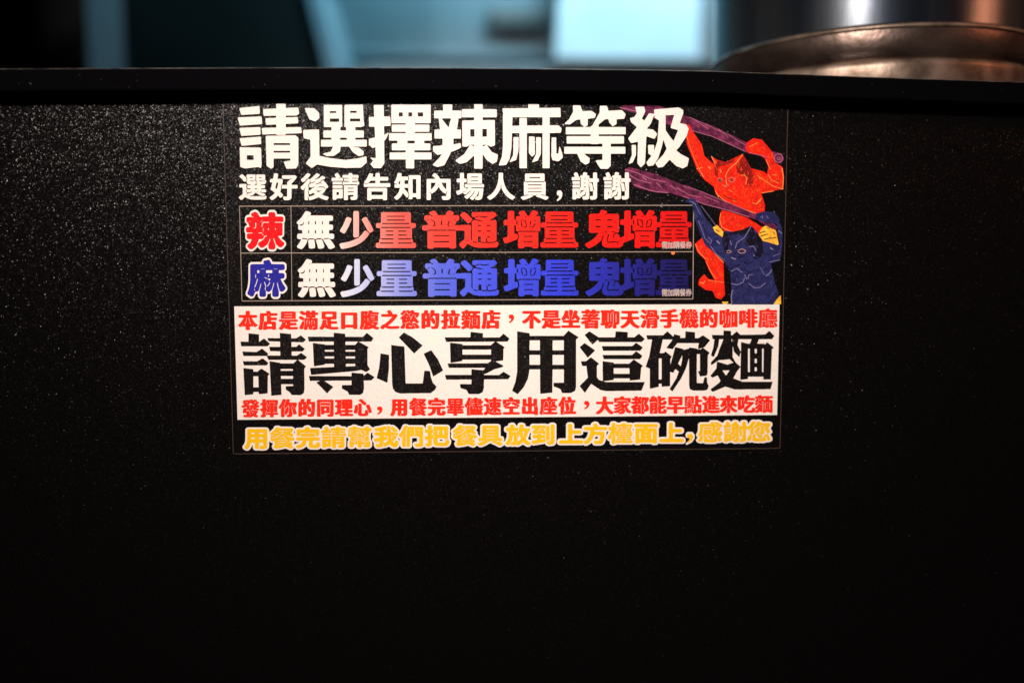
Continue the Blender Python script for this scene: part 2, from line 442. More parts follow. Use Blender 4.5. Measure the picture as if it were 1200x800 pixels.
M.append(traced(FD,[
 [(50,125),(190,125),(225,92),(285,145),(265,160),(60,160)],
 [(100,155),(188,155),(165,262),(150,300),(150,400),(80,400),(45,385),(75,300)],
 [(80,380),(155,275),(155,550),(80,567)],[(178,290),(210,258),(262,300),(250,320),(248,545),(178,550)],
 rect(148,272,215,315),rect(148,490,185,525),
 [(375,92),(455,100),(455,155),(372,155)],
 [(280,115),(335,130),(325,165),(300,200),(270,240),(215,230),(255,180),(275,150)],
 [(325,147),(480,150),(520,125),(580,165),(555,195),(530,225),(478,238),(485,190),(300,190)],
 [(290,222),(358,238),(350,285),(310,365),(275,435),(245,425),(250,370)],
 [(350,248),(400,245),(405,310),(378,400),(340,480),(268,588),(243,570),(300,480),(335,385),(347,330)],
 [(305,350),(340,385),(320,425),(288,400)],
 [(405,225),(470,235),(468,510),(475,520),(520,520),(532,472),(552,472),(555,515),(568,545),(555,575),(530,582),(440,582),(412,570),(405,540)],
 [(495,245),(520,228),(575,268),(560,290),(558,440),(550,458),(495,465),(478,420),(495,420)],rect(465,240,500,280),
 [(350,248),(410,232),(410,290),(350,285)]]))
M.append(traced(FD,[
 [(592,122),(760,125),(800,92),(828,122),(1035,118),(1068,88),(1110,130),(1090,157),(600,157)],
 [(690,85),(752,90),(752,160),(690,160)],
 [(615,150),(655,150),(645,220),(608,305),(585,290),(605,230)],
 [(672,200),(692,150),(752,150),(765,200),(765,320),(690,328),(650,330),(590,372),(583,352),(640,290),(655,240)],
 [(762,150),(815,150),(805,205),(832,262),(820,305),(775,260),(768,220),(760,200)],
 [(760,295),(795,360),(765,345),(740,322)],
 [(635,342),(665,350),(720,368),(785,345),(830,385),(800,425),(770,480),(845,508),(1095,508),(1078,570),(780,572),(705,548),(600,592),(580,572),(650,520),(665,500),(640,455),(600,475),(580,460),(630,400)],
 [(925,150),(985,150),(965,200),(905,200)],
 [(835,180),(892,195),(892,485),(828,493)],[(1022,212),(1050,182),(1105,225),(1090,240),(1080,490),(1018,490)],
 rect(885,195,1030,235),rect(885,430,1022,466),rect(907,230,1008,435)],
 [[(680,415),(740,415),(710,458)],rect(947,237,965,275),rect(947,318,965,355),rect(947,388,965,422)]))
group('focus',M)
FE=(275,115,7.273);FF=(430,115,7.273);FG=(580,115,7.273);FH=(700,115,5.217)
H=[]
rk=dict(round_=.95,sm=1.6)
H.append(traced(FE,[
 [(42,88),(215,72),(218,138),(60,148)],[(28,168),(232,160),(238,225),(48,238)],[(42,258),(222,250),(225,315),(60,326)],[(45,345),(226,332),(230,395),(62,410)],
 [(46,422),(228,425),(233,570),(228,600),(205,590),(90,602),(52,590)],
 rect(358,52,438,318),[(245,98),(545,84),(552,138),(530,152),(250,155)],[(265,175),(540,165),(545,218),(270,232)],[(233,258),(568,250),(575,302),(240,314)],
 [(268,325),(520,320),(546,340),(546,570),(525,602),(445,605),(420,545),(478,535),(478,518),(335,518),(335,590),(315,606),(275,580)]],
 [rect(107,490,165,530),rect(335,387,475,403),rect(335,452,475,468)],**rk))
H.append(traced(FE,[
 [(598,88),(680,90),(722,130),(725,175),(690,203),(640,185),(620,140)],
 [(585,275),(722,270),(725,495),(800,512),(950,530),(1060,515),(1125,498),(1128,550),(1080,595),(950,598),(820,588),(705,568),(660,600),(608,560),(650,500),(648,358),(590,345)],
 [(762,62),(918,62),(918,250),(762,250)],[(938,62),(1096,60),(1100,180),(1108,240),(1080,250),(938,250)],
 rect(758,280,1103,340),rect(738,358,1128,416),rect(828,240,902,416),rect(952,240,1030,416),
 [(845,410),(905,415),(900,460),(850,495),(790,498),(748,478),(820,460)],[(975,415),(1060,425),(1100,455),(1100,490),(1060,498),(1010,465)]],
 [rect(812,114,868,131),rect(813,178,893,207),rect(985,112,1042,130),rect(985,177,1072,203),rect(900,345,960,360)],**rk))
H.append(traced(FF,[
 [(60,62),(145,62),(150,560),(120,600),(60,600),(30,565),(55,535),(22,508),(78,515)],[(18,165),(200,160),(205,240),(20,248)],
 [(18,350),(75,338),(150,318),(190,292),(165,350),(120,400),(50,430),(18,400)],
 rect(210,60,544,217),rect(332,200,408,300),rect(213,230,533,290),rect(190,303,552,366),rect(262,360,345,396),rect(408,360,488,396),
 rect(213,390,542,448),rect(332,440,405,480),rect(195,466,551,526),rect(333,520,404,602)],
 [rect(272,126,306,161),rect(354,126,386,161),rect(434,126,480,161)],**rk))
H.append(traced(FF,[
 rect(650,58,728,130),rect(574,110,806,176),[(612,175),(650,180),(705,265),(690,285),(625,285)],[(715,175),(782,175),(765,285),(690,285)],
 rect(576,272,802,348),rect(645,340,738,412),[(563,412),(720,402),(800,385),(802,425),(740,455),(600,488),(566,455)],
 [(640,400),(738,400),(710,480),(660,575),(600,590),(558,572),(620,510),(650,460)],
 rect(914,56,986,604),rect(810,98,1106,168),[(812,195),(1090,190),(1092,405),(1060,418),(1020,400),(880,400),(850,418),(812,415)],
 [(880,400),(925,420),(915,490),(850,550),(790,564),(752,535),(830,480)],[(980,420),(1020,400),(1060,460),(1117,485),(1107,545),(1070,565),(1020,530),(980,470)]],
 [[(640,183),(717,183),(695,252)],rect(881,268,917,332),rect(984,266,1022,332)],**rk))
H.append(traced(FG,[
 rect(283,56,376,120),[(62,92),(556,86),(560,166),(75,166)],[(68,140),(150,140),(140,430),(125,520),(95,572),(30,578),(60,500),(68,400)],
 [(145,240),(540,235),(568,262),(560,300),(145,302)],rect(208,172,271,600),rect(404,166,465,600),
 [(158,335),(202,335),(200,450),(180,530),(120,552),(155,490)],[(290,330),(338,332),(340,480),(315,505),(288,470)],[(350,335),(393,338),(390,480),(365,535),(312,553),(350,480)],
 [(482,338),(521,338),(522,475),(540,475),(548,405),(572,470),(577,510),(540,542),(490,532),(480,500)]],**rk))
H.append(traced(FG,[
 [(663,66),(725,66),(745,115),(820,112),(860,140),(850,172),(790,180),(790,235),(760,250),(730,222),(725,185),(690,190),(640,227),(586,226),(630,185),(665,120)],
 [(893,70),(952,70),(965,112),(1080,106),(1112,140),(1100,180),(1035,184),(1035,225),(1000,245),(972,210),(965,182),(935,185),(880,230),(880,260),(815,260),(850,200),(890,130)],
 rect(603,250,1112,312),rect(610,328,1097,391),rect(590,418,1110,477),rect(815,240,882,395),
 [(915,380),(985,380),(985,580),(960,606),(900,606),(875,570),(856,533),(915,530)],[(696,470),(760,480),(807,515),(802,555),(770,570),(730,545)]],**rk))
H.append(traced(FH,[
 [(230,55),(285,55),(292,85),(270,128),(285,140),(315,95),(348,100),(325,160),(300,190),(340,195),(365,222),(348,252),(298,235),(290,400),(265,427),(243,400),(247,268),(205,278),(186,250),(215,212),(240,180),(205,150),(197,125),(225,118),(240,95)],
 [(208,288),(234,288),(235,350),(215,395),(187,407),(210,350)],[(308,288),(345,288),(345,322),(335,357),(310,342)],
 [(345,72),(495,60),(522,75),(524,95),(502,155),(540,163),(557,190),(545,232),(500,300),(480,322),(510,345),(558,370),(548,417),(520,432),(480,417),(440,378),(400,422),(370,427),(352,400),(400,350),(422,312),(402,255),(392,300),(370,370),(340,414),(308,417),(298,395),(340,340),(365,270),(375,140),(348,122)]],
 [[(415,108),(468,105),(445,185),(492,198),(464,265),(440,235),(416,200)]],**rk))
group('headline',H)
# ---------- the two horned figures
FT=(800,170,8.0);FBc=(800,255,7.769);F1=(0,0,1.)
def conv(fr,p): return [(fr[0]+x/fr[2],fr[1]+y/fr[2]) for x,y in p]
def stroke(fr,pts,w):
    """capsule outline polygons (px width w) along pts"""
    P=np.array(conv(fr,pts)); out=[]
    for a,b in zip(P,P[1:]):
        d=b-a;L=np.hypot(*d)+1e-6;n=np.array([-d[1],d[0]])/L*w/2;e=d/L*w/2
        out.append([tuple(a-e*.7+n*.8),tuple(a-e-n*0),tuple(a-e*.7-n*.8),tuple(a-n),tuple(b-n),tuple(b+e*.7-n*.8),tuple(b+e),tuple(b+e*.7+n*.8),tuple(b+n),tuple(a+n)])
    return out
def shape(key,adds,subs=(),sc=6,sm=1.5,eps=.1): group(key,[traced(F1,adds,subs,sc=sc,sm=sm,eps=eps)])
H_=lambda p:conv(FH,p)
R_=lambda p:conv(FT,p)
B_=lambda p:conv(FBc,p)
club1=H_([(130,58),(200,30),(270,18),(330,30),(430,70),(545,110),(700,170),(800,215),(910,272),(1060,325),(1130,340),(1140,375),(1125,400),(1090,405),(1050,370),(900,330),(800,280),(700,235),(575,200),(440,165),(300,110),(180,80)])
club2=[(731.6,199),(737,196.4),(748,198.5),(752,200),(760,202),(774,206.5),(788,212),(800,217),(805,217.5),(822.5,225),(837.5,231),(852.5,238),(867.5,244),(885,250.6),(900,257),(911,266),(909,270),(896,264),(887.5,258),(877.5,255),(853.7,247.5),(825,240),(807.5,233.7),(800,231),(783,226),(772,226.5),(760,224),(743,219),(735,207)]
shape('red_club',[club1]); shape('blue_club',[club2])
redbody=R_([(35,-190),(60,-192),(75,-165),(90,-130),(140,-60),(180,0),(200,100),(270,165),(300,180),(270,108),(320,140),(400,165),(490,120),(560,85),(600,150),(640,220),(760,250),(790,275),(800,200),(770,130),(720,90),(620,80),(585,30),(600,-20),(660,-62),(740,-50),(800,20),(840,70),(870,170),(935,205),(945,330),(935,415),(850,430),(735,455),(770,560),(765,640),(680,645),(520,590),(400,535),(310,460),(290,390),(200,325),(140,245),(90,120),(40,0),(28,-120)])
redlow=R_([(365,610),(450,630),(600,680),(680,730),(760,780),(790,800),(720,860),(690,880),(640,790),(560,805),(480,830),(390,810),(340,750),(345,680)])
redleg=B_([(110,240),(175,185),(210,240),(300,330),(370,400),(375,560),(385,700),(350,745),(300,730),(270,665),(210,660),(140,610),(150,560),(195,515),(235,560),(290,570),(240,480),(200,380),(130,310)])
shape('red_figure',[redbody,redlow,redleg])
shape('red_hair',[R_([(500,190),(570,105),(640,220),(668,300),(650,380),(585,405),(600,350),(600,300),(560,280),(510,260)]),R_([(300,205),(325,145),(400,170),(490,125),(470,165),(400,190),(335,205),(325,300),(298,280)])])
ro=[]
for pts,w in [(([(560,90),(500,170),(430,230),(400,290),(410,370)]),1.1),(([(545,290),(575,280),(600,310),(590,370)]),1.0),
  ([(320,465),(400,530),(520,585),(680,640)],.8),([(355,640),(345,700),(365,770),(480,825),(560,800),(640,770)],.9),
  ([(700,290),(760,330),(850,390),(935,415)],1.0),([(935,415),(942,300),(930,220)],1.2),([(800,280),(830,330),(900,360)],.9),([(740,450),(850,432)],1.0),
  ([(735,500),(690,550)],1.0),([(650,545),(690,555),(730,520)],.9),([(130,225),(180,215)],1.0),([(240,205),(260,225)],1.6),([(175,260),(195,300)],.9),
  ([(305,430),(335,490)],.9),([(350,230),(360,260)],1.2),([(430,420),(460,440)],1.0),([(470,510),(490,530)],1.0),([(720,310),(745,320)],1.4),([(840,280),(880,285)],1.1),
  ([(30,-100),(60,0),(120,160),(190,300)],.5),([(780,140),(820,230)],.8),([(620,20),(660,0),(700,-20)],.9),([(270,110),(300,170)],1.4)]: ro+=stroke(FT,pts,w)
for pts,w in [([(115,245),(150,320),(210,380)],.9),([(210,400),(260,500),(300,560)],.7),([(160,590),(185,600),(200,580)],1.3),([(225,570),(300,580),(370,590)],.7),([(300,340),(370,410)],.8)]: ro+=stroke(FBc,pts,w)
shape('red_figure_lines',ro,sm=1.0)
shape('red_eyes',stroke(FT,[(325,320),(345,312),(370,322),(350,342),(330,338)],.7)+stroke(FT,[(430,318),(455,305),(485,315),(480,342),(450,350),(430,335)],.7)+stroke(FT,[(375,375),(400,395),(425,370)],.8),sm=1.)
shape('red_pupils',stroke(FT,[(346,327),(352,330)],1.4)+stroke(FT,[(452,328),(460,330)],1.6)+stroke(FT,[(330,335),(370,345)],.5)+stroke(FT,[(380,470),(430,500),(500,520)],.6)+stroke(FT,[(395,300),(400,330)],.6),sm=1.)
group('tiger_cloth',[traced(F1,[p]) for p in [B_([(262,95),(310,68),(345,100),(385,150),(370,185),(290,130)]),B_([(690,150),(720,90),(770,65),(820,75),(850,130),(875,255),(780,225),(710,212)]),B_([(890,705),(895,786),(815,786)]),B_([(355,765),(415,765),(405,786),(365,786)])]])
shape('tiger_stripes',stroke(FBc,[(700,140),(750,125)],1.1)+stroke(FBc,[(710,170),(770,150)],1.1)+stroke(FBc,[(740,200),(800,185)],1.)+stroke(FBc,[(820,130),(835,150)],1.)+stroke(FBc,[(800,190),(850,180)],1.)+stroke(FBc,[(300,110),(330,130)],.9)+stroke(FBc,[(760,90),(790,100)],.8),sm=1.)
blue=B_([(15,-140),(50,-172),(110,-168),(145,-110),(200,0),(262,70),(300,150),(380,190),(380,120),(470,130),(540,115),(622,72),(680,140),(720,210),(862,252),(880,230),(860,130),(862,60),(890,60),(905,150),(905,250),(893,340),(880,395),(800,420),(812,470),(840,600),(872,690),(840,760),(820,786),(438,786),(440,640),(430,500),(372,390),(270,305),(200,245),(150,130),(105,0),(85,-120)])
hand=R_([(690,640),(760,622),(860,635),(905,700),(900,760),(870,740),(760,722),(678,690)])
shape('blue_figure',[blue,hand])
shape('blue_hair',[B_([(370,118),(400,142),(470,125),(540,110),(622,73),(720,200),(732,330),(680,382),(640,372),(672,300),(640,250),(590,270),(560,240),(600,130),(540,160),(460,150),(425,175),(410,290),(385,330),(355,210)])])
bo=[]
for pts,w in [([(620,80),(560,180),(490,230),(475,280)],.9),([(430,215),(440,250)],1.0),([(440,600),(490,612),(545,590),(560,550)],.9),([(600,600),(650,640),(700,635),(750,595)],.9),([(440,490),(490,462),(540,500)],.8),
 ([(755,530),(790,505),(805,475)],1.2),([(785,405),(830,395),(880,385)],.8),([(450,660),(438,720),(445,785)],1.2),([(310,215),(330,235)],1.8),([(250,260),(300,330),(375,390)],.8),([(230,180),(260,210),(250,240)],.7),([(140,30),(200,190),(240,230)],.6),
 ([(440,365),(480,380)],1.5),([(600,265),(640,260),(665,300)],.9),([(640,340),(650,350)],1.),([(795,275),(815,290)],1.6),([(590,560),(600,520),(635,520)],.8),([(820,350),(880,330)],.6),([(700,450),(740,520)],.5),([(560,520),(580,560)],.9),([(60,-150),(110,-120),(160,-20)],.5),([(870,120),(898,145)],1.)]: bo+=stroke(FBc,pts,w)
bo+=stroke(FT,[(725,680),(745,665),(745,690)],.7)+stroke(FT,[(780,665),(800,690)],.7)+stroke(FT,[(90,530),(120,560)],.6)+stroke(FT,[(170,570),(260,690),(310,760)],.5)
shape('blue_figure_lines',bo,sm=1.)
shape('blue_eyes',stroke(FBc,[(395,305),(420,298),(440,310),(420,325),(398,318)],.8)+stroke(FBc,[(500,300),(535,285),(570,300),(560,320),(520,325),(500,310)],.9),sm=1.)
dk=[]
for pts,w in [([(400,440),(430,470),(470,440),(520,430)],1.),([(540,400),(600,420),(640,400)],.9),([(500,360),(560,350)],.8),([(560,470),(600,500),(650,480)],.8),([(180,60),(220,170)],.8),([(720,400),(700,480)],.5),([(470,330),(460,350)],.7),([(540,600),(600,570)],.8),([(830,240),(850,300)],.7),([(500,700),(520,760)],.5)]: dk+=stroke(FBc,pts,w)
shape('blue_shading',dk,sm=1.)
cs=[]
for pts,w in [([(560,118),(700,180),(800,225),(905,290)],.5),([(575,200),(700,235),(900,325)],.6),([(600,140),(680,190)],.6),([(930,335),(1050,365)],.5),([(740,190),(800,240)],.5),([(140,60),(250,85)],.9)]: cs+=stroke(FH,pts,w)
a=np.linspace(0,6.283,13)
cs+=stroke(FH,[(1106+26*np.cos(t),368+26*np.sin(t)) for t in a],.8)+stroke(FH,[(1108+9*np.cos(t),370+9*np.sin(t)) for t in a],.7)
shape('red_club_lines',cs,sm=1.)
cs=[]
for pts,w in [([(0,385),(180,440),(420,540),(660,640)],.5),([(0,480),(200,555),(430,615),(620,675)],.7),([(-60,400),(60,470),(160,490)],.6),([(200,480),(340,540)],.5),([(-540,230),(-440,260),(-300,320),(-160,350)],.7),([(-520,270),(-420,330),(-300,360)],.7),([(-460,370),(-300,430),(-140,450)],.8),([(-380,300),(-340,330)],1.),([(-250,350),(-200,400)],.8),([(-120,380),(-60,420)],.8)]: cs+=stroke(FT,pts,w)
shape('blue_club_lines',cs,sm=1.)

import random as _r
def brush(key,polys,n,w,ln,ang,seed):
    """short dabs of ink scattered inside the given outlines"""
    rg=_r.Random(seed); out=[]; al=np.vstack([np.array(p) for p in polys]); x0,y0=al.min(0); x1,y1=al.max(0); g=np.zeros((int((y1-y0)*4)+2,int((x1-x0)*4)+2))
    for p in polys: fillpoly(g,(np.array(p)-[x0,y0])*4,1)
    ok=lambda x,y: 0<=int((y-y0)*4)<g.shape[0] and 0<=int((x-x0)*4)<g.shape[1] and g[int((y-y0)*4),int((x-x0)*4)]>0
    c=0
    while c<n:
        x=rg.uniform(x0,x1);y=rg.uniform(y0,y1);a=ang+rg.uniform(-.9,.9);l=ln*rg.uniform(.4,1.3)
        q=[(x,y),(x+l*np.cos(a),y+l*np.sin(a)),(x+1.7*l*np.cos(a+.5),y+1.7*l*np.sin(a+.5))]
        if all(ok(*v) for v in q): out+=stroke(F1,q,w*rg.uniform(.6,1.3)); c+=1
    shape(key,out,sm=.8)
brush('red_light_strokes',[redbody,redlow,redleg],240,.5,2.6,.9,3)
brush('red_dark_strokes',[redbody,redlow,redleg],150,.6,3.0,2.0,5)
brush('blue_light_strokes',[blue],150,.5,2.4,1.0,7)
brush('blue_dark_strokes',[blue,hand],170,.7,3.2,2.1,8)
brush('red_club_strokes',[club1],60,.7,4.0,.42,9)
brush('blue_club_strokes',[club2],60,.7,4.0,.42,11)
shape('sauce_spot',[[(786.3,296),(788,294.6),(790.3,295.2),(791,297),(789,298.6),(786.8,298)]],sm=1.)

def printed(name, loops, y, mat, parent):
    """one printed shape as a sheet lying y metres in front of the board, facing the guests"""
    me = bpy.data.meshes.new(name)
    pts = [Vector((float(x) * 1000, float(z) * 1000)) for l in loops for x, z in l]; edges = []; off = 0
    for l in loops: edges += [(off + i, off + (i + 1) % len(l)) for i in range(len(l))]; off += len(l)
    vs, _, tris, _, _, _ = delaunay_2d_cdt(pts, edges, [], 0, 1e-5)
    V = np.array([v[:] for v in vs]); Tn = np.array(tris); cen = V[Tn].mean(1); odd = np.zeros(len(Tn), bool)
    for l in loops:                                   # keep the triangles that lie inside an odd number of loops
        L = np.array(l) * 1000
        for a, b in zip(L, np.roll(L, -1, 0)):
            if a[1] == b[1]: continue
            odd ^= ((a[1] > cen[:, 1]) != (b[1] > cen[:, 1])) & (cen[:, 0] < a[0] + (cen[:, 1] - a[1]) * (b[0] - a[0]) / (b[1] - a[1]))
    F = []
    for a, b, c in Tn[odd].tolist():
        cr = (V[b][0] - V[a][0]) * (V[c][1] - V[a][1]) - (V[b][1] - V[a][1]) * (V[c][0] - V[a][0])
        F.append((a, b, c) if cr > 0 else (a, c, b))
    used = sorted({i for f in F for i in f}); idx = {v: n for n, v in enumerate(used)}
    me.from_pydata([(V[i][0] / 1000, -y, V[i][1] / 1000) for i in used], [], [tuple(idx[i] for i in f) for f in F]); me.update()
    return link(name, me, mat, parent)

# ------------------------------------------------------------------ the bar counter
counter = tag(empty('bar_counter', (0, 0, BASE)), 'matte black bar counter front with grained panel and lacquered top rail', 'bar counter')
box('front_panel', -.62, .66, 0.0, .018, -.75, .0095, LAMINATE, counter)
# lacquered rail along the top: a long, very slightly bowed bar
def rail():
    xs = [-.62, -.42, -.3018, -.2748, -.23, -.1839, -.14, -.0918, -.045, .0016, .055, .1105, .15, .1922, .24, .2896, .3191, .45, .66]
    zt = [.0130, .0155, .0169, .0172, .0176, .0180, .01845, .0187, .0188, .0187, .0184, .0179, .0166, .0152, .0139, .0126, .0118, .0085, .004]
    bm = bmesh.new(); rows = []
    for x, t in zip(xs, zt):
        t = t + .0004; b = t - .0122
        prof = [(-.010, b + .0006), (-.010, t - .0008), (-.0098, t - .0003), (-.0093, t), (.030, t), (.030, b), (-.0094, b)]
        rows.append([bm.verts.new((x, y, z)) for y, z in prof])
    for A, B in zip(rows, rows[1:]):
        for i in range(len(A)): j = (i + 1) % len(A); bm.faces.new((A[i], A[j], B[j], B[i]))
    bm.faces.new(rows[0][::-1]); bm.faces.new(rows[-1]); bmesh.ops.recalc_face_normals(bm, faces=bm.faces)
    from_bm('top_rail', bm, LACQUER, counter)
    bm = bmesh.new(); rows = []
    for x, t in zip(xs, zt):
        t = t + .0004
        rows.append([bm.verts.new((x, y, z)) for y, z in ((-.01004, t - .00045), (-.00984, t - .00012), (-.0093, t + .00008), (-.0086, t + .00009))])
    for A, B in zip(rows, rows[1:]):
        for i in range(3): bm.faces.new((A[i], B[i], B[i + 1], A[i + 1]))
    from_bm('edge_glint', bm, GLINT, counter)  # strip whose colour stands for light caught by the rail's bevel
    rnd = random.Random(4); bm = bmesh.new()
    for k in range(26):
        x = rnd.uniform(-.27, .28); z = rnd.uniform(.0075, .0150) - .012 * max(0, x) ; r = rnd.uniform(.00008, .00022); a = rnd.uniform(0, 3.1); L = rnd.choice((1, 1, 1.6, 4))
        vs = [bm.verts.new((x + r * (L * math.cos(t) * math.cos(a) - math.sin(t) * math.sin(a)), -.01003, z + r * (L * math.cos(t) * math.sin(a) + math.sin(t) * math.cos(a)))) for t in [i * math.pi / 3 for i in range(6)]]
        bm.faces.new(vs)
    o = from_bm('dust_and_scratches', bm, DUST, counter); o['kind'] = 'stuff'
rail()
box('worktop', -.62, .66, .0302, .50, -.030, .0035, LACQUER, counter)

# ------------------------------------------------------------------ the sticker
T = -.0002                                   # film face
sticker = tag(empty('notice_sticker', (0, 0, BASE)), 'black rectangular notice sticker with Chinese lettering on the counter front', 'sticker')
box('film', -.1598, .1598, -.0002, -.00002, -.1974, .0045, FILM, sticker)
def strips(name, segs, mat, y, parent):
    bm = bmesh.new()
    for (x0, z0, x1, z1, w) in segs:
        d = Vector((x1 - x0, z1 - z0)); n = Vector((-d.y, d.x)).normalized() * w / 2
        vs = [bm.verts.new((px, -y, pz)) for px, pz in ((x0 - n.x, z0 - n.y), (x1 - n.x, z1 - n.y), (x1 + n.x, z1 + n.y), (x0 + n.x, z0 + n.y))]
        bm.faces.new(vs)
    return from_bm(name, bm, mat, parent)
for seg in [(-.15965, .0045, -.15965, -.1970, .00035), (.15965, .0045, .15965, -.1970, .00040), (-.1594, -.19722, .1594, -.19722, .00040)]: strips('film_edge', [seg], INK_EDGE, .00024, sticker)
panel = box('white_banner', -.1567, .1574, -.00026, -.0002, -.17735, -.11215, INK_CREAM, sticker)
lw = .00045
for seg in [(-.1522, -.0557, .1067, -.0553, lw), (-.1522, -.0820, .1064, -.0818, lw), (-.1522, -.1091, .1067, -.1090, lw)]: strips('table_line', [seg], INK_LINE, .00026, sticker)
for seg in [(-.1521, -.0559, -.1522, -.1089, lw * .8), (.1062, -.0556, .1065, -.1089, lw), (-.1233, -.0559, -.1240, -.1089, lw * .7)]: strips('table_line', [seg], INK_LINE, .00029, sticker)
def text_line(name, label, key, mat, y, border=None, bmat=None):
    p = empty(name, (0, 0, 0), sticker); p['label'] = label
    if border:
        for i, lp in enumerate(OUTL[border]): printed('character_border', lp, y + .00003 * (i % 2), bmat, p)
        y += .00008
    for i, lp in enumerate(OUTL[key]): printed('character', lp, y + .00003 * (i % 2), mat, p)
    return p
printed('sauce_spot', OUTL['sauce_spot'][0], .00032, INK_ORANGE, sticker)
text_line('headline', 'large rounded cream characters along the top', 'headline', INK_CREAM, .00090)
text_line('instruction_line', 'small cream characters under the headline', 'advice', INK_CREAM, .00090)
text_line('hot_heading', 'red character with cream border in the upper box', 'hot_mark', INK_RED_MARK, .00030, 'hot_mark_border', INK_CREAM)
text_line('hot_options', 'upper row of option words running from cream to red', 'hot_options', INK_HOT, .00030)
text_line('hot_footnote', 'tiny cream characters at the end of the red row', 'hot_note', INK_NOTE, .00042)
text_line('numb_heading', 'navy blue character with cream border in the lower box', 'numb_mark', INK_BLUE_MARK, .00030, 'numb_mark_border', INK_CREAM)
text_line('numb_options', 'lower row of option words running from cream to blue', 'numb_options', INK_NUMB, .00030)
text_line('numb_footnote', 'tiny cream characters at the end of the blue row', 'numb_note', INK_NOTE, .00042)
text_line('upper_red_line', 'small red characters along the top of the white banner', 'upper_notice', INK_RED, .00034)
text_line('banner_headline', 'large heavy black characters across the white banner', 'focus', INK_BLACK, .00034)
text_line('lower_red_line', 'small red characters along the bottom of the white banner', 'lower_notice', INK_RED, .00034)
text_line('yellow_line', 'yellow characters with cream border below the white banner', 'thanks', INK_YELLOW, .00030, 'thanks_border', INK_CREAM)
def figure(name, label, layers, y):
    p = empty(name, (0, 0, 0), sticker); p['label'] = label
    for i, (nm, key, mat) in enumerate(layers):
        for piece in OUTL[key]:
            o = printed(nm, piece, y + .00003 * i, mat, p)
            if key.endswith(('lines', 'strokes', 'stripes', 'shading', 'pupils')): o['kind'] = 'stuff'
    return p
figure('red_figure', 'printed red horned figure lifting a purple club', [('body', 'red_figure', INK_OGRE), ('hair', 'red_hair', INK_OGRE_HAIR), ('shade_strokes', 'red_dark_strokes', INK_OGRE_SHADE), ('brush_strokes', 'red_light_strokes', INK_ORANGE2), ('loincloth', 'tiger_cloth', INK_TIGER), ('stripes', 'tiger_stripes', INK_STRIPE),
    ('highlight_lines', 'red_figure_lines', INK_ORANGE), ('eyes', 'red_eyes', INK_PALE), ('dark_lines', 'red_pupils', INK_STRIPE)], .00030)
figure('upper_club', 'purple spiked club in the red figure\'s hands', [('shaft', 'red_club', INK_CLUB), ('brush_strokes', 'red_club_strokes', INK_CLUB_DARK), ('shaft_lines', 'red_club_lines', INK_CLUB_LINE)], .00026)
figure('lower_club', 'purple club in the blue figure\'s hands', [('shaft', 'blue_club', INK_CLUB), ('brush_strokes', 'blue_club_strokes', INK_CLUB_DARK), ('shaft_lines', 'blue_club_lines', INK_CLUB_LINE)], .00056)
figure('blue_figure', 'printed blue horned figure in front of the red one', [('body', 'blue_figure', INK_NAVY), ('hair', 'blue_hair', INK_NAVY_DARK), ('shade_strokes', 'blue_dark_strokes', INK_NAVY_SHADE), ('brush_strokes', 'blue_light_strokes', INK_NAVY_LIGHT), ('dark_lines', 'blue_shading', INK_NAVY_DARK),
    ('highlight_lines', 'blue_figure_lines', INK_LAVENDER), ('eyes', 'blue_eyes', INK_PALE)], .00068)

# ------------------------------------------------------------------ steel pot on the worktop
k = principled('reflection_streaked_steel', (.42, .43, .44), .27, metal=.86); add_bump(k, 60, .15, .001, (1, 1, .2)); add_noise_color(k, (.028, .038, .056), (.115, .130, .140), 22, 4, (1, 1, .05), .40, .62); STEEL = k.m  # vertical streaks put reflections of the surroundings into the colour
k = principled('brown_reflection_steel', (.10, .06, .045), .34, metal=.85); add_noise_color(k, (.075, .052, .042), (.18, .130, .108), 30, 6, (1, 1, 2)); add_bump(k, 260, .35, .0006); BROWN_REFLECTION = k.m  # brown tone paints the dark warm reflection on the steel skirt
k = principled('warm_reflection_steel', (.42, .22, .12), .42, metal=.75); add_noise_color(k, (.13, .092, .066), (.36, .275, .215), 60, 6); add_bump(k, 320, .3, .0005); WARM_REFLECTION = k.m  # tan tone paints warm light reflected by the steel foot and bead
pot = tag(empty('stock_pot', (.2689, .1503, BASE + .0036)), 'large round steel pot with reflections coloured into body and foot on the counter', 'pot')
lathe('foot', [(.001, 0), (.1060, 0), (.1100, .002), (.1125, .008), (.1135, .022), (.1137, .0290), (.1132, .0318), (.1118, .0332), (.1098, .0338)], 200, WARM_REFLECTION, pot)
lathe('skirt', [(.1098, .0339), (.1104, .0346), (.1118, .0375), (.1126, .0420), (.1129, .0470), (.1126, .0515)], 200, BROWN_REFLECTION, pot)
lathe('bead', [(.1126, .0516), (.1134, .0521), (.1137, .0530), (.1133, .0541), (.1120, .0548), (.1106, .0551)], 200, WARM_REFLECTION, pot)
lathe('body', [(.1106, .0552), (.1102, .0562), (.1102, .24), (.1125, .243), (.1125, .248), (.1090, .249), (.1070, .24), (.1070, .06), (.001, .058)], 200, STEEL, pot)

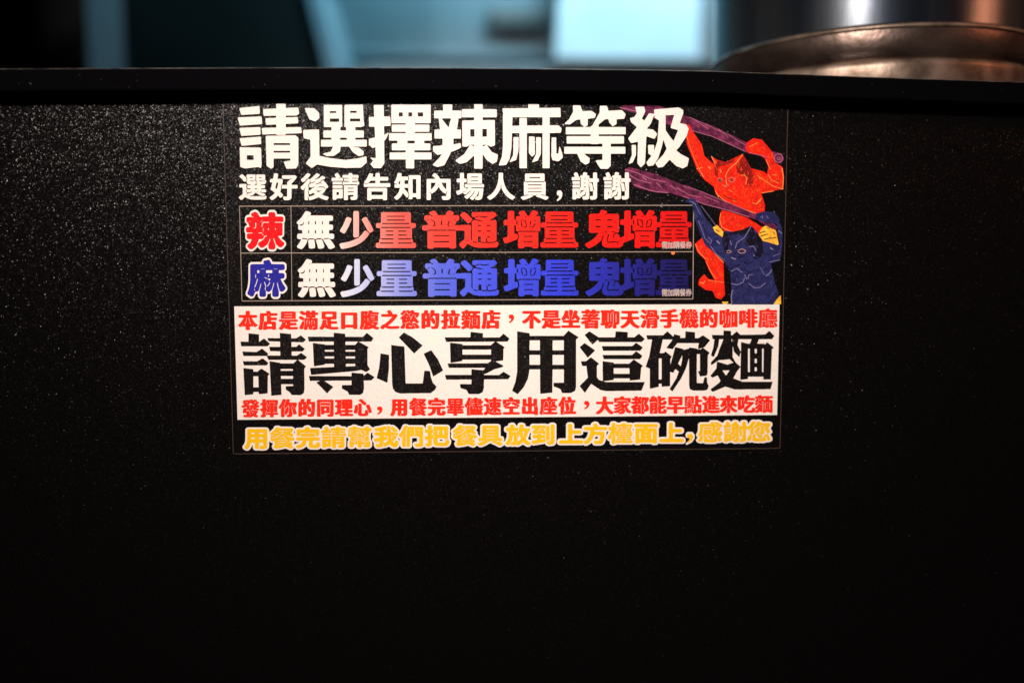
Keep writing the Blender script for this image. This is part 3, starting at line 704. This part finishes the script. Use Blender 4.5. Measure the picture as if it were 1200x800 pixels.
# ------------------------------------------------------------------ the kitchen behind, out of focus
k = principled('kitchen_wall_steel', (.30, .36, .38), .35, metal=.6); add_noise_color(k, (.22, .28, .30), (.38, .44, .46), 3, 3); WALLM = k.m
k = principled('brushed_steel', (.30, .34, .36), .38, metal=.8); add_noise_color(k, (.20, .25, .27), (.40, .45, .47), 4, 4, (1, 1, .2)); BRUSH = k.m
k = principled('pale_enamel', (.72, .76, .78), .35); add_noise_color(k, (.62, .68, .70), (.78, .80, .80), 5, 3); ENAMEL = k.m
k = principled('black_steel', (.005, .006, .0065), .6, spec=.12); add_noise_color(k, (.004, .006, .006), (.008, .010, .010), 6, 3); BLACKM = k.m
k = principled('dark_wood', (.030, .014, .006), .6); add_noise_color(k, (.020, .010, .005), (.045, .020, .008), 12, 5, (1, 1, .1)); WOOD = k.m
k = principled('wedge_reflection_tone', (.20, .30, .34), .4); WEDGE = k.m  # pale blue tone stands for reflected light beside the hood
k = principled('dull_brown', (.13, .115, .105), .6); BROWNM = k.m
k = principled('grey_painted_post', (.17, .20, .22), .5); POSTM = k.m
wall = box('wall', -2.2, 2.2, 1.30, 1.36, 0, 2.6, WALLM); wall['kind'] = 'structure'
floor = box('floor', -2.2, 2.2, -2.5, 1.36, -.05, -.001, BLACKM); floor['kind'] = 'structure'

def thing(name, label, cat): return tag(empty(name, (0, 0, BASE)), label, cat)
side = thing('dark_cupboard', 'almost black cupboard at the far left edge behind the wooden post', 'cupboard')
box('door', -1.30, -.70, 1.12, 1.14, -1.10, .80, BLACKM, side, .003)
box('carcass', -1.30, -.64, 1.141, 1.29, -1.10, .80, BLACKM, side, .003)
hood = thing('extractor_hood', 'black blurred hood with slanting right side behind the counter left of the sticker', 'hood')
prism('hood_body', [(-.560, .10), (-.2498, .10), (-.2503, .205), (-.2870, .36), (-.560, .36)], .90, 1.15, BLACKM, hood, .004)
prism('light_wedge', [(-.2497, .10), (-.222, .10), (-.224, .205), (-.262, .36), (-.2868, .36), (-.2502, .205)], .890, 1.10, WEDGE, hood, .003)  # wedge of reflected light, built as a pale strip
post = thing('steel_post', 'upright blue-grey post at far left behind the counter', 'post')
box('shaft', -.612, -.552, .90, .94, -1.10, .80, POSTM, post, .004)
box('base_plate', -.64, -.53, .88, .96, -1.0995, -1.09, BLACKM, post)
wpost = thing('wooden_post', 'dark brown wooden post left of the blue-grey post', 'post')
box('shaft', -.735, -.655, 1.02, 1.10, -1.10, .80, WOOD, wpost, .003)
cab = thing('steel_cabinet', 'teal-lit steel cabinet behind the counter above the middle of the sticker', 'cabinet')
box('carcass', -.335, .1135, 1.10, 1.29, .283, .80, BRUSH, cab, .004)
box('bottom_rail', -.33, .113, 1.094, 1.0995, .272, .286, BRUSH, cab, .001)
box('brown_object', .000, .108, 1.070, 1.099, .318, .356, BROWNM, cab, .012)  # blurred brown object of unknown kind, shaped as a box
pan = thing('pale_cupboard', 'bright pale blue cupboard front right of the steel cabinet beside the pot', 'cupboard')
prism('door', [(.1080, .246), (.3500, .246), (.3440, .70), (.1420, .70)], .985, 1.000, ENAMEL, pan, .003)
box('carcass', .1080, .3900, 1.001, 1.09, .240, .70, BRUSH, pan, .002)
box('side_trim', .3520, .3900, .980, 1.000, .240, .70, BRUSH, pan, .002)
shelf = thing('steel_shelf', 'low steel shelf glimpsed just above the counter edge', 'shelf')
box('shelf_board', -.28, .42, 1.02, 1.29, .225, .232, BRUSH, shelf, .001)
box('lip', -.28, .42, 1.012, 1.0195, .222, .240, BRUSH, shelf, .001)
